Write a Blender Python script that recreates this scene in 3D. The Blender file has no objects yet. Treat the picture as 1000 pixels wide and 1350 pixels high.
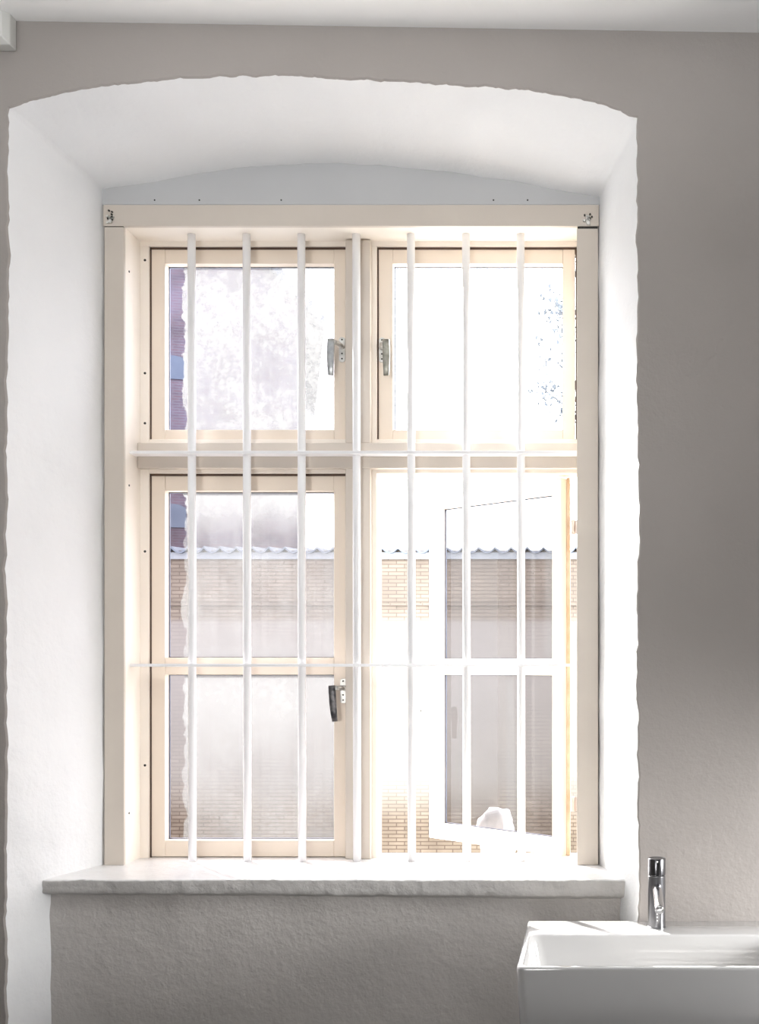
import bpy, bmesh, math, random
from mathutils import Vector, Matrix, noise

random.seed(7)
F = 1500.0          # focal length in pixels of the 1000 x 1350 frame
CX, CY = 780.0, 877.0
EYE = 1.47          # camera height above the room floor
col = bpy.context.scene.collection
scene = bpy.context.scene


def X(px, D): return (px - CX) * D / F
def Z(py, D): return EYE - (py - CY) * D / F
def Y(D): return D - 3.0
def P(px, py, D): return Vector((X(px, D), Y(D), Z(py, D)))


# ---------------------------------------------------------------- materials
def new_mat(name):
    m = bpy.data.materials.new(name)
    m.use_nodes = True
    nt = m.node_tree
    nt.nodes.clear()
    out = nt.nodes.new('ShaderNodeOutputMaterial')
    return m, nt, out


def N(nt, t, **kw):
    n = nt.nodes.new(t)
    for k, v in kw.items():
        if k in n.inputs:
            n.inputs[k].default_value = v
        else:
            setattr(n, k, v)
    return n


def paint(name, c1, c2=None, rough=0.5, nscale=6.0, bump=0.0, bscale=120.0, bdist=0.002,
          metallic=0.0, bump2=0.0, b2scale=12.0, coat=0.0, spec=0.5):
    m, nt, out = new_mat(name)
    c2 = c2 or tuple(x * 0.94 for x in c1)
    p = N(nt, 'ShaderNodeBsdfPrincipled')
    p.inputs['Roughness'].default_value = rough
    p.inputs['Metallic'].default_value = metallic
    p.inputs['Coat Weight'].default_value = coat
    p.inputs['Specular IOR Level'].default_value = spec
    tc = N(nt, 'ShaderNodeTexCoord')
    nz = N(nt, 'ShaderNodeTexNoise')
    nz.inputs['Scale'].default_value = nscale
    nz.inputs['Detail'].default_value = 5
    nt.links.new(tc.outputs['Object'], nz.inputs['Vector'])
    cr = N(nt, 'ShaderNodeValToRGB')
    cr.color_ramp.elements[0].position = 0.35
    cr.color_ramp.elements[1].position = 0.65
    cr.color_ramp.elements[0].color = (*c1, 1)
    cr.color_ramp.elements[1].color = (*c2, 1)
    nt.links.new(nz.outputs['Fac'], cr.inputs['Fac'])
    nt.links.new(cr.outputs['Color'], p.inputs['Base Color'])
    last = None
    for s, sc, dist in ((bump, bscale, bdist), (bump2, b2scale, bdist * 5)):
        if s > 0:
            b = N(nt, 'ShaderNodeBump')
            b.inputs['Strength'].default_value = s
            b.inputs['Distance'].default_value = dist
            n2 = N(nt, 'ShaderNodeTexNoise')
            n2.inputs['Scale'].default_value = sc
            n2.inputs['Detail'].default_value = 4
            n2.inputs['Roughness'].default_value = 0.6
            nt.links.new(tc.outputs['Object'], n2.inputs['Vector'])
            nt.links.new(n2.outputs['Fac'], b.inputs['Height'])
            if last:
                nt.links.new(last.outputs['Normal'], b.inputs['Normal'])
            last = b
    if last:
        nt.links.new(last.outputs['Normal'], p.inputs['Normal'])
    nt.links.new(p.outputs['BSDF'], out.inputs['Surface'])
    return m


M = {}
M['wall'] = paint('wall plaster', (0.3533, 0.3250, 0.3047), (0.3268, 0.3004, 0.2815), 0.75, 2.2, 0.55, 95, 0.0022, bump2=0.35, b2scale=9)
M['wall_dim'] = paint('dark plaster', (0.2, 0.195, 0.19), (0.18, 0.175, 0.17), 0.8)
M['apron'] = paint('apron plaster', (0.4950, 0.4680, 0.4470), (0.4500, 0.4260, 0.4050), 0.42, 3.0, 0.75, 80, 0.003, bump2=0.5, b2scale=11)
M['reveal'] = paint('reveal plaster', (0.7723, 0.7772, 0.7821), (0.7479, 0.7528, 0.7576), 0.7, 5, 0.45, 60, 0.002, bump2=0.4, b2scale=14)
M['ceiling'] = paint('ceiling paint', (0.93, 0.925, 0.915), (0.91, 0.905, 0.895), 0.8, 2, 0.15, 80, 0.001)
M['floor'] = paint('floor screed', (0.34, 0.335, 0.33), (0.30, 0.295, 0.29), 0.5, 3, 0.1, 40, 0.001)
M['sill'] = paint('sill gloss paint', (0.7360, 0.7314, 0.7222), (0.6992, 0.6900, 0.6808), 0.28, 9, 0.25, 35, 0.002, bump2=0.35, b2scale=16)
M['sill_front_shade'] = paint('shaded sill front', (0.50, 0.485, 0.47), (0.44, 0.425, 0.41), 0.55, 14, 0.6, 45, 0.003, bump2=0.4, b2scale=20)  # the shade on the sill's front face is put into this darker colour
M['infill'] = paint('infill board', (0.50, 0.505, 0.51), (0.48, 0.485, 0.49), 0.6, 4, 0.08, 60, 0.001)
M['cream'] = paint('cream joinery', (0.80, 0.70, 0.59), (0.78, 0.68, 0.57), 0.38, 5, 0.12, 60, 0.001)
M['cream_shaded'] = paint('shaded cream casing', (0.60, 0.54, 0.47), (0.57, 0.51, 0.445), 0.4, 5, 0.12, 60, 0.001)  # cream of the joinery, darkened to carry the shade on room-facing faces
M['cream_lit'] = paint('lit cream lining', (0.86, 0.80, 0.72), (0.84, 0.78, 0.70), 0.4, 5, 0.1, 60, 0.001)  # cream of the joinery, lightened to carry the daylight on inner faces
M['wood'] = paint('bare timber', (0.55, 0.38, 0.24), (0.70, 0.55, 0.40), 0.6, 22, 0.2, 60, 0.001)
M['gasket'] = paint('brown gasket', (0.07, 0.04, 0.025), (0.10, 0.06, 0.035), 0.7, 20)
M['spacer'] = paint('glazing spacer', (0.10, 0.13, 0.19), (0.14, 0.17, 0.23), 0.4, 20)
M['grille'] = paint('white grille paint', (0.86, 0.86, 0.87), (0.84, 0.84, 0.85), 0.3, 12, 0.08, 90, 0.001)
M['pewter'] = paint('worn alloy', (0.30, 0.31, 0.32), (0.46, 0.47, 0.47), 0.38, 60, 0.3, 120, 0.001, metallic=0.8)
M['olive'] = paint('tarnished alloy', (0.23, 0.225, 0.19), (0.38, 0.37, 0.32), 0.4, 60, 0.3, 120, 0.001, metallic=0.8)
M['darkmetal'] = paint('dark patinated alloy', (0.035, 0.035, 0.04), (0.16, 0.15, 0.15), 0.4, 70, 0.3, 120, 0.001, metallic=0.6)
M['plate'] = paint('pale alloy', (0.50, 0.49, 0.46), (0.66, 0.65, 0.62), 0.35, 60, metallic=0.7)
M['black'] = paint('dark recess', (0.02, 0.018, 0.015), None, 0.6)
M['ceramic'] = paint('white glazed ceramic', (0.5316, 0.5268, 0.5221), (0.5221, 0.5174, 0.5126), 0.08, 3, coat=0.5)
M['chrome'] = paint('chrome', (0.2520, 0.2520, 0.2640), (0.2400, 0.2400, 0.2520), 0.28, 5, metallic=1.0)
M['chrome_cap'] = paint('chrome cap', (0.2160, 0.2160, 0.2280), (0.2040, 0.2040, 0.2160), 0.22, 5, metallic=1.0)
M['chrome_spout'] = paint('bright chrome', (0.72, 0.72, 0.73), (0.70, 0.70, 0.71), 0.12, 5, metallic=1.0)
M['dot'] = paint('white dots', (0.9, 0.9, 0.9), None, 0.4)
M['trunk'] = paint('grey white casing', (0.66, 0.66, 0.63), (0.63, 0.63, 0.60), 0.5, 5)
M['sack'] = paint('white sack', (0.3870, 0.3870, 0.3915), (0.3510, 0.3510, 0.3600), 0.45, 9, 0.4, 30, 0.004)
M['hinge'] = paint('hinge metal', (0.55, 0.45, 0.40), (0.62, 0.54, 0.50), 0.4, 30, metallic=0.4)
M['ground'] = paint('courtyard paving', (0.66, 0.65, 0.63), (0.60, 0.59, 0.57), 0.9, 1.5)
M['tile'] = paint('slate blue tiles', (0.0550, 0.0688, 0.0935), (0.0770, 0.0880, 0.1100), 0.7, 8)
M['fascia'] = paint('pale blue fascia', (0.13, 0.145, 0.165), (0.16, 0.17, 0.185), 0.8, 5)
M['roof'] = paint('blue grey roofing', (0.0495, 0.0605, 0.0825), (0.0660, 0.0770, 0.0990), 0.8, 4)
M['bark'] = paint('pale bark', (0.0605, 0.0660, 0.0770), (0.0770, 0.0825, 0.0935), 0.9, 8)
M['leaf'] = paint('pale leaves', (0.0550, 0.0688, 0.0880), (0.0770, 0.0908, 0.1045), 0.8, 4)
M['bpane'] = paint('blue window panes', (0.0165, 0.0281, 0.0561), (0.0297, 0.0429, 0.0726), 0.3, 3)
M['render'] = paint('outer render', (0.78, 0.77, 0.75), (0.74, 0.73, 0.71), 0.9, 4, 0.2, 40, 0.003)


def brick_mat(name, c1, c2, mortar, bands=None, scale=1.0):
    m, nt, out = new_mat(name)
    p = N(nt, 'ShaderNodeBsdfPrincipled')
    p.inputs['Roughness'].default_value = 0.9
    tc = N(nt, 'ShaderNodeTexCoord')
    sp = N(nt, 'ShaderNodeSeparateXYZ')
    cb = N(nt, 'ShaderNodeCombineXYZ')
    nt.links.new(tc.outputs['Object'], sp.inputs[0])
    ad = N(nt, 'ShaderNodeMath', operation='ADD')
    nt.links.new(sp.outputs['X'], ad.inputs[0]); nt.links.new(sp.outputs['Y'], ad.inputs[1])
    nt.links.new(ad.outputs[0], cb.inputs['X'])
    nt.links.new(sp.outputs['Z'], cb.inputs['Y'])
    b = N(nt, 'ShaderNodeTexBrick')
    b.inputs['Color1'].default_value = (*c1, 1)
    b.inputs['Color2'].default_value = (*c2, 1)
    b.inputs['Mortar'].default_value = (*mortar, 1)
    b.inputs['Scale'].default_value = scale
    b.inputs['Brick Width'].default_value = 0.24
    b.inputs['Row Height'].default_value = 0.056
    b.inputs['Mortar Size'].default_value = 0.009
    b.inputs['Mortar Smooth'].default_value = 0.3
    nt.links.new(cb.outputs[0], b.inputs['Vector'])
    nz = N(nt, 'ShaderNodeTexNoise')
    nz.inputs['Scale'].default_value = 1.6
    nz.inputs['Detail'].default_value = 8
    nt.links.new(tc.outputs['Object'], nz.inputs['Vector'])
    mx = N(nt, 'ShaderNodeMix', data_type='RGBA', blend_type='MULTIPLY')
    cr = N(nt, 'ShaderNodeValToRGB')
    cr.color_ramp.elements[0].position = 0.35
    cr.color_ramp.elements[1].position = 0.62
    cr.color_ramp.elements[0].color = (0.66, 0.62, 0.58, 1)
    cr.color_ramp.elements[1].color = (1, 1, 1, 1)
    nt.links.new(nz.outputs['Fac'], cr.inputs['Fac'])
    mx.inputs['Factor'].default_value = 1
    nt.links.new(b.outputs['Color'], mx.inputs['A'])
    nt.links.new(cr.outputs['Color'], mx.inputs['B'])
    last = mx.outputs['Result']
    if bands:
        # vertical weathering: limewash fading over height (object z)
        mr = N(nt, 'ShaderNodeMapRange')
        nt.links.new(sp.outputs['Z'], mr.inputs['Value'])
        mr.inputs['From Min'].default_value = bands[0]
        mr.inputs['From Max'].default_value = bands[1]
        ramp = N(nt, 'ShaderNodeValToRGB')
        el = ramp.color_ramp.elements
        el[0].position = 0.0; el[1].position = 1.0
        el[0].color = (*bands[2][0][1], 1); el[1].color = (*bands[2][-1][1], 1)
        el[0].position = bands[2][0][0]; el[1].position = bands[2][-1][0]
        for pos, c in bands[2][1:-1]:
            e = el.new(pos); e.color = (*c, 1)
        nt.links.new(mr.outputs['Result'], ramp.inputs['Fac'])
        # how much lime wash covers the bricks is held in a second ramp's value
        ramp2 = N(nt, 'ShaderNodeValToRGB')
        e2 = ramp2.color_ramp.elements
        e2[0].position = bands[3][0][0]; e2[0].color = (bands[3][0][1],) * 3 + (1,)
        e2[1].position = bands[3][-1][0]; e2[1].color = (bands[3][-1][1],) * 3 + (1,)
        for pos, v in bands[3][1:-1]:
            e = e2.new(pos); e.color = (v, v, v, 1)
        nt.links.new(mr.outputs['Result'], ramp2.inputs['Fac'])
        m2 = N(nt, 'ShaderNodeMix', data_type='RGBA')
        nt.links.new(ramp2.outputs['Color'], m2.inputs['Factor'])
        nt.links.new(last, m2.inputs['A'])
        nt.links.new(ramp.outputs['Color'], m2.inputs['B'])
        last = m2.outputs['Result']
    nt.links.new(last, p.inputs['Base Color'])
    nt.links.new(p.outputs['BSDF'], out.inputs['Surface'])
    return m


def glass_mat(name, tint, film=0.0, edge=None, streaks=0.0, seed=0.0, bright=0.8, grad=None):
    """clear tinted pane with a dried dirt film; film starts right of the object-space x 'edge'"""
    m, nt, out = new_mat(name)
    tr = N(nt, 'ShaderNodeBsdfTransparent'); tr.inputs['Color'].default_value = (*tint, 1)
    gl = N(nt, 'ShaderNodeBsdfGlossy'); gl.inputs['Roughness'].default_value = 0.03
    mg = N(nt, 'ShaderNodeMixShader'); mg.inputs[0].default_value = 0.015
    nt.links.new(tr.outputs[0], mg.inputs[1]); nt.links.new(gl.outputs[0], mg.inputs[2])
    tl = N(nt, 'ShaderNodeBsdfTranslucent'); tl.inputs['Color'].default_value = (bright, bright, bright * 1.01, 1)
    tc = N(nt, 'ShaderNodeTexCoord')
    sp = N(nt, 'ShaderNodeSeparateXYZ'); nt.links.new(tc.outputs['Object'], sp.inputs[0])
    mp = N(nt, 'ShaderNodeMapping'); mp.inputs['Location'].default_value = (seed, seed * 1.7, seed)
    nt.links.new(tc.outputs['Object'], mp.inputs['Vector'])
    blotch = N(nt, 'ShaderNodeTexNoise'); blotch.inputs['Scale'].default_value = 7; blotch.inputs['Detail'].default_value = 9
    blotch.inputs['Roughness'].default_value = 0.7
    nt.links.new(mp.outputs[0], blotch.inputs['Vector'])
    r = N(nt, 'ShaderNodeMapRange')
    r.inputs['From Min'].default_value = 0.35; r.inputs['From Max'].default_value = 0.65
    r.inputs['To Min'].default_value = film * 0.72; r.inputs['To Max'].default_value = min(1, film * 1.15)
    nt.links.new(blotch.outputs['Fac'], r.inputs['Value'])
    sm = N(nt, 'ShaderNodeTexNoise'); sm.inputs['Scale'].default_value = 55; sm.inputs['Detail'].default_value = 6; sm.inputs['Roughness'].default_value = 0.8
    nt.links.new(mp.outputs[0], sm.inputs['Vector'])
    smr = N(nt, 'ShaderNodeMapRange'); smr.inputs['From Min'].default_value = 0.4; smr.inputs['From Max'].default_value = 0.62
    smr.inputs['To Min'].default_value = -0.16 * film; smr.inputs['To Max'].default_value = 0.16 * film
    nt.links.new(sm.outputs['Fac'], smr.inputs['Value'])
    add0 = N(nt, 'ShaderNodeMath', operation='ADD', use_clamp=True)
    nt.links.new(r.outputs['Result'], add0.inputs[0]); nt.links.new(smr.outputs['Result'], add0.inputs[1])
    fac = add0.outputs[0]
    if streaks > 0:
        mp2 = N(nt, 'ShaderNodeMapping'); mp2.inputs['Scale'].default_value = (1, 1, 0.03)
        mp2.inputs['Location'].default_value = (seed * 2, 0, 0)
        nt.links.new(tc.outputs['Object'], mp2.inputs['Vector'])
        s = N(nt, 'ShaderNodeTexNoise'); s.inputs['Scale'].default_value = 16; s.inputs['Detail'].default_value = 3
        nt.links.new(mp2.outputs[0], s.inputs['Vector'])
        sr = N(nt, 'ShaderNodeMapRange'); sr.inputs['From Min'].default_value = 0.52; sr.inputs['From Max'].default_value = 0.66
        sr.inputs['To Max'].default_value = streaks
        nt.links.new(s.outputs['Fac'], sr.inputs['Value'])
        a = N(nt, 'ShaderNodeMath', operation='ADD', use_clamp=True)
        nt.links.new(fac, a.inputs[0]); nt.links.new(sr.outputs['Result'], a.inputs[1])
        fac = a.outputs[0]
    if grad:
        gr_ = N(nt, 'ShaderNodeMapRange', interpolation_type='SMOOTHSTEP')
        gr_.inputs['From Min'].default_value = grad[0]; gr_.inputs['From Max'].default_value = grad[1]; gr_.inputs['To Max'].default_value = grad[2]
        nt.links.new(sp.outputs['Z'], gr_.inputs['Value'])
        ag = N(nt, 'ShaderNodeMath', operation='ADD', use_clamp=True)
        nt.links.new(fac, ag.inputs[0]); nt.links.new(gr_.outputs['Result'], ag.inputs[1])
        fac = ag.outputs[0]
    if edge is not None:
        w = N(nt, 'ShaderNodeTexNoise'); w.inputs['Scale'].default_value = 22; w.inputs['Detail'].default_value = 5
        nt.links.new(mp.outputs[0], w.inputs['Vector'])
        ws = N(nt, 'ShaderNodeMath', operation='MULTIPLY_ADD'); ws.inputs[1].default_value = 0.05; ws.inputs[2].default_value = -0.025
        nt.links.new(w.outputs['Fac'], ws.inputs[0])
        ad = N(nt, 'ShaderNodeMath', operation='ADD')
        nt.links.new(sp.outputs['X'], ad.inputs[0]); nt.links.new(ws.outputs[0], ad.inputs[1])
        g = N(nt, 'ShaderNodeMapRange'); g.inputs['From Min'].default_value = edge - 0.0015; g.inputs['From Max'].default_value = edge + 0.0015
        nt.links.new(ad.outputs[0], g.inputs['Value'])
        mu = N(nt, 'ShaderNodeMath', operation='MULTIPLY')
        nt.links.new(g.outputs['Result'], mu.inputs[0]); nt.links.new(fac, mu.inputs[1])
        fac = mu.outputs[0]
    mf = N(nt, 'ShaderNodeMixShader')
    nt.links.new(fac, mf.inputs[0])
    nt.links.new(mg.outputs[0], mf.inputs[1]); nt.links.new(tl.outputs[0], mf.inputs[2])
    nt.links.new(mf.outputs[0], out.inputs['Surface'])
    return m


# ---------------------------------------------------------------- helpers
def link(name, bm, mat, parent=None, smooth=False, bevel=0.0, segs=2):
    me = bpy.data.meshes.new(name)
    bm.normal_update()
    bm.to_mesh(me); bm.free()
    o = bpy.data.objects.new(name, me)
    col.objects.link(o)
    if mat: me.materials.append(mat)
    if parent: o.parent = parent
    if smooth:
        for p in me.polygons: p.use_smooth = True
    if bevel > 0:
        b = o.modifiers.new('bevel', 'BEVEL'); b.width = bevel; b.segments = segs; b.limit_method = 'ANGLE'
        b.harden_normals = True
        for p in me.polygons: p.use_smooth = True
    return o


def empty(name, loc=(0, 0, 0), rz=0, parent=None):
    o = bpy.data.objects.new(name, None)
    o.empty_display_size = 0.1
    col.objects.link(o)
    o.location = loc; o.rotation_euler = (0, 0, rz)
    if parent: o.parent = parent
    return o


def tag(o, label=None, cat=None, group=None, kind=None):
    if label: o['label'] = label
    if cat: o['category'] = cat
    if group: o['group'] = group
    if kind: o['kind'] = kind
    return o


def add_box(bm, x0, x1, y0, y1, z0, z1):
    v = [bm.verts.new((x, y, z)) for z in (z0, z1) for y in (y0, y1) for x in (x0, x1)]
    for f in ((0, 2, 3, 1), (4, 5, 7, 6), (0, 1, 5, 4), (2, 6, 7, 3), (0, 4, 6, 2), (1, 3, 7, 5)):
        bm.faces.new([v[i] for i in f])


def pbox(bm, px0, px1, py0, py1, D0, D1, Dref=None):
    Dr = Dref or D0
    add_box(bm, X(px0, Dr), X(px1, Dr), Y(D0), Y(D1), Z(py1, Dr), Z(py0, Dr))


def add_tube(bm, a, b, ra, rb=None, n=20, caps=True):
    rb = ra if rb is None else rb
    a = Vector(a); b = Vector(b)
    d = (b - a).normalized()
    u = d.orthogonal().normalized(); w = d.cross(u)
    r0, r1 = [], []
    for i in range(n):
        t = 2 * math.pi * i / n
        k = u * math.cos(t) + w * math.sin(t)
        r0.append(bm.verts.new(a + k * ra)); r1.append(bm.verts.new(b + k * rb))
    for i in range(n):
        j = (i + 1) % n
        bm.faces.new((r0[i], r0[j], r1[j], r1[i]))
    if caps:
        bm.faces.new(r0[::-1]); bm.faces.new(r1)


def lathe(bm, prof, centre, n=40, axis='Z'):
    cx, cy, cz = centre
    rings = []
    for r, h in prof:
        ring = []
        for i in range(n):
            t = 2 * math.pi * i / n
            if axis == 'Z': c = (cx + r * math.cos(t), cy + r * math.sin(t), cz + h)
            ring.append(bm.verts.new(c))
        rings.append(ring)
    for a, b in zip(rings, rings[1:]):
        for i in range(n):
            j = (i + 1) % n
            bm.faces.new((a[i], a[j], b[j], b[i]))
    bm.faces.new(rings[0][::-1]); bm.faces.new(rings[-1])


def nz(*a, s=1.0): return noise.noise(Vector(a) * s)


# ================================================================= ROOM SHELL
DW = 2.68                       # depth of the room face of the window wall
XL, XR = -2.6, 2.5
YW = Y(DW); YB = -5.4
def ceil_z(x): return EYE + 1.496 - 0.0163 * x

# --- stations round the opening: outer edge (wall face) and inner edge (frame plane)
outer_arch = [(12, 142), (40, 130), (100, 118), (150, 112), (210, 106), (280, 101), (340, 99), (430, 101), (500, 104),
              (560, 109), (640, 113), (700, 120), (760, 130), (810, 143), (834, 152)]
inner_arch = [(134, 250), (200, 240), (260, 228), (330, 219), (400, 215), (450, 214), (500, 216), (600, 227), (675, 239),
              (740, 251), (790, 259)]


def interp(pts, x):
    for (x0, y0), (x1, y1) in zip(pts, pts[1:]):
        if x <= x1:
            t = (x - x0) / (x1 - x0)
            return y0 + (y1 - y0) * t
    return pts[-1][1]


outer, inner = [], []            # lists of (x, z)
NS = 170
xo_l, xi_l = X(8, DW), X(134, 3.0)
xo_r, xi_r = X(840, DW), X(790, 3.0)
zo_l, zi_l = Z(142, DW), Z(250, 3.0)
zo_r, zi_r = Z(154, DW), Z(259, 3.0)
for i in range(NS):
    t = i / (NS - 1)
    outer.append((xo_l + (0.006 * max(0, t - 0.7) / 0.3), t * zo_l)); inner.append((xi_l, t * zi_l))
NA = 190
for i in range(1, NA):
    t = i / NA
    px = 12 + (834 - 12) * t; outer.append((X(px, DW), Z(interp(outer_arch, px), DW)))
    px = 134 + (790 - 134) * t; inner.append((X(px, 3.0), Z(interp(inner_arch, px), 3.0)))
for i in range(NS):
    t = 1 - i / (NS - 1)
    outer.append((xo_r, t * zo_r)); inner.append((xi_r, t * zi_r))
# rough hand-plastered arris
ctr = Vector((-0.65, 1.9))
def jitter(p, k, amp):
    x, z = p
    d = (Vector((x, max(0.3, z))) - ctr)
    if abs(d.x) > 0.5 and z < 2.70: d = Vector((math.copysign(1, d.x), 0))
    d.normalize()
    j = amp * (1.1 * nz(x * 5, k, z * 5) + 0.8 * nz(x * 18, k, z * 18))
    return (x + d.x * j, z + d.y * j)
def jitter2(p, k):
    j = Vector((nz(p[0] * 50, k, p[1] * 50) + 0.6 * nz(p[0] * 120, k, p[1] * 120), nz(p[0] * 50, k + 7, p[1] * 50) + 0.6 * nz(p[0] * 120, k + 7, p[1] * 120))) * 0.0032
    return (p[0] + j.x, p[1] + j.y)
outer_soft = [jitter(p, 3.3, 0.0045) for p in outer]
outer = [jitter2(p, 3.3) for p in outer_soft]

bm = bmesh.new()
TS = [0.0, 0.012, 0.03, 0.08, 0.16, 0.26, 0.36, 0.46, 0.56, 0.66, 0.76, 0.86, 0.93, 1.0, 1.08]
rows = []
for (xh, zh), (xs, zs_), (xi, zi) in zip(outer, outer_soft, inner):
    row = []
    for t in TS:
        q_ = min(1, t / 0.05)
        xo, zo = xh + (xs - xh) * q_, zh + (zs_ - zh) * q_
        x = xo + (xi - xo) * t; z = zo + (zi - zo) * t; y = YW + (0 - YW) * t + 0.004
        a = 0.0045 * math.sin(min(1, t * 6) * math.pi / 2)
        d = Vector((x + 0.65, 0, 0)) if z < 2.68 else Vector((0, 0, 1))
        d.normalize()
        k = a * (nz(x * 3, y * 4, z * 3) * 1.4 + 0.6 * nz(x * 9 + 5, y * 12, z * 9) + 0.25 * nz(x * 30, y * 30, z * 30))
        row.append(bm.verts.new((x + d.x * k, y, z + d.z * k)))
    rows.append(row)
for a, b in zip(rows, rows[1:]):
    for i in range(len(TS) - 1):
        bm.faces.new((a[i], a[i + 1], b[i + 1], b[i]))
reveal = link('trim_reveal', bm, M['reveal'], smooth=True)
tag(reveal, 'rough white plaster reveal and arched soffit round the barred window', 'window reveal', kind='structure')

# --- front wall with the arched opening (open to the floor)
bm = bmesh.new()
lip = []
for (x, z) in outer:
    d = Vector((x, z)) - ctr
    if abs(d.x) > 0.5 and z < 2.72: d = Vector((math.copysign(1, d.x), 0))
    d.normalize()
    lip.append(Vector((x + d.x * 0.004, z + d.y * 0.004)))
def V(x, z, dy=0):
    return bm.verts.new((x, YW + dy, z))
nl = NS
left_cols = [XL, -2.0, -1.6, -1.45]
edge_v = [V(p.x, p.y) for p in lip]
arris_v = [bm.verts.new((x, YW + 0.004, z)) for (x, z) in outer]
for i in range(len(lip) - 1):
    bm.faces.new((edge_v[i], edge_v[i + 1], arris_v[i + 1], arris_v[i]))
prev = None
for i in range(nl):
    r = [V(x, lip[i].y) for x in left_cols] + [edge_v[i]]
    if prev:
        for k in range(len(r) - 1): bm.faces.new((prev[k], prev[k + 1], r[k + 1], r[k]))
    prev = r
ltop = prev
right_cols = [0.2, 0.5, 1.0, XR]
prev = None
for i in range(nl):
    idx = len(lip) - 1 - i
    r = [edge_v[idx]] + [V(x, lip[idx].y) for x in right_cols]
    if prev:
        for k in range(len(r) - 1): bm.faces.new((prev[k], prev[k + 1], r[k + 1], r[k]))
    prev = r
rtop = prev
top_chain = ltop[:-1] + edge_v[nl - 1: len(lip) - nl + 1] + rtop[1:]
up = [V(v.co.x, ceil_z(v.co.x) + 0.02) for v in top_chain]
for i in range(len(up) - 1):
    bm.faces.new((top_chain[i], top_chain[i + 1], up[i + 1], up[i]))
bmesh.ops.recalc_face_normals(bm, faces=bm.faces)
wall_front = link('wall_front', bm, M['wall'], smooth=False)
tag(wall_front, 'grey plastered wall around the arched window opening', 'wall', kind='structure')

# solid masonry behind the wall face so no light leaks round the reveal
bm = bmesh.new()
add_box(bm, XL, xo_l - 0.03, YW + 0.01, 0.12, -0.1, 3.1)
add_box(bm, xo_r + 0.03, XR, YW + 0.01, 0.12, -0.1, 3.1)
add_box(bm, xo_l - 0.03, xo_r + 0.03, YW + 0.012, 0.12, Z(92, DW), 3.1)
add_box(bm, xo_l - 0.03, X(137, 3.0) + 0.005, 0.03, 0.14, -0.1, 3.1)
add_box(bm, X(788, 3.0) - 0.005, xo_r + 0.03, 0.03, 0.14, -0.1, 3.1)
add_box(bm, xo_l - 0.03, xo_r + 0.03, 0.03, 0.14, Z(272, 3.0), 3.1)
add_box(bm, xo_l - 0.03, xo_r + 0.03, 0.03, 0.14, -1.9, EYE - 0.56)
o = link('wall_outer', bm, M['render'])
tag(o, 'outer masonry of the house around the window', 'wall', kind='structure')

# --- apron wall under the sill
bm = bmesh.new()
DA = 2.822
nx, nzv = 60, 40
xa0, xa1 = -1.379 + 0.278 * (DA - DW) - 0.012, 0.107 - 0.272 * (DA - DW) + 0.014
g = [[bm.verts.new((xa0 + (xa1 - xa0) * i / nx, Y(DA) + 0.0035 * nz(i * 0.12, 2.0, k * 0.12) + 0.002 * nz(i * .4, 5, k * .4),
                    (EYE - 0.545) * k / nzv)) for i in range(nx + 1)] for k in range(nzv + 1)]
for k in range(nzv):
    for i in range(nx):
        bm.faces.new((g[k][i], g[k][i + 1], g[k + 1][i + 1], g[k + 1][i]))
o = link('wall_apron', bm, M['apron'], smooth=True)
tag(o, 'grey rough plaster panel under the window sill', 'wall', kind='structure')

# --- floor, ceiling, other walls
bm = bmesh.new(); add_box(bm, XL - 0.1, XR + 0.1, YB - 0.1, 0.05, -0.08, 0.0)
tag(link('floor', bm, M['floor']), 'plain grey floor of the room', 'floor', kind='structure')
bm = bmesh.new()
v = [bm.verts.new(c) for c in ((XL - .1, YB - .1, ceil_z(XL)), (XR + .1, YB - .1, ceil_z(XR)), (XR + .1, YW + 0.03, ceil_z(XR)), (XL - .1, YW + 0.03, ceil_z(XL)))]
w = [bm.verts.new((q.co.x, q.co.y, q.co.z + 0.12)) for q in v]
bm.faces.new(v[::-1]); bm.faces.new(w)
for i in range(4): bm.faces.new((v[i], v[(i + 1) % 4], w[(i + 1) % 4], w[i]))
tag(link('ceiling', bm, M['ceiling']), 'smooth white ceiling', 'ceiling', kind='structure')
for nme, a in (('wall_left', (XL - .1, XL, YB, 0.0)), ('wall_right', (XR, XR + .1, YB, 0.0)), ('wall_back', (XL, XR, YB - .1, YB))):
    bm = bmesh.new(); add_box(bm, a[0], a[1], a[2], a[3], 0, 3.1)
    tag(link(nme, bm, M['wall_dim'] if nme == 'wall_back' else M['wall']), 'plain plaster %s wall of the room' % nme[5:], 'wall', kind='structure')

# ================================================================= WINDOW
win = empty('window_1', (X(462, 3.0), 0, EYE - 0.527))
tag(win, 'large cream wooden four-part casement window, lower right casement standing open', 'window', kind='structure')
WO = Vector(win.location)


def wlink(name, bm, mat, parent=None, **kw):
    """link a mesh written in world coordinates as a child of the window"""
    bmesh.ops.translate(bm, verts=bm.verts, vec=-WO)
    o = link(name, bm, mat, parent or win, **kw)
    return o


SILLZ = EYE - 0.527
XJ0, XJ1 = X(137, 3.0), X(163, 3.0)
XK0, XK1 = X(760, 3.0), X(788, 3.0)
ZH0, ZH1 = Z(298, 3.0), Z(270, 3.0)
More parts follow.
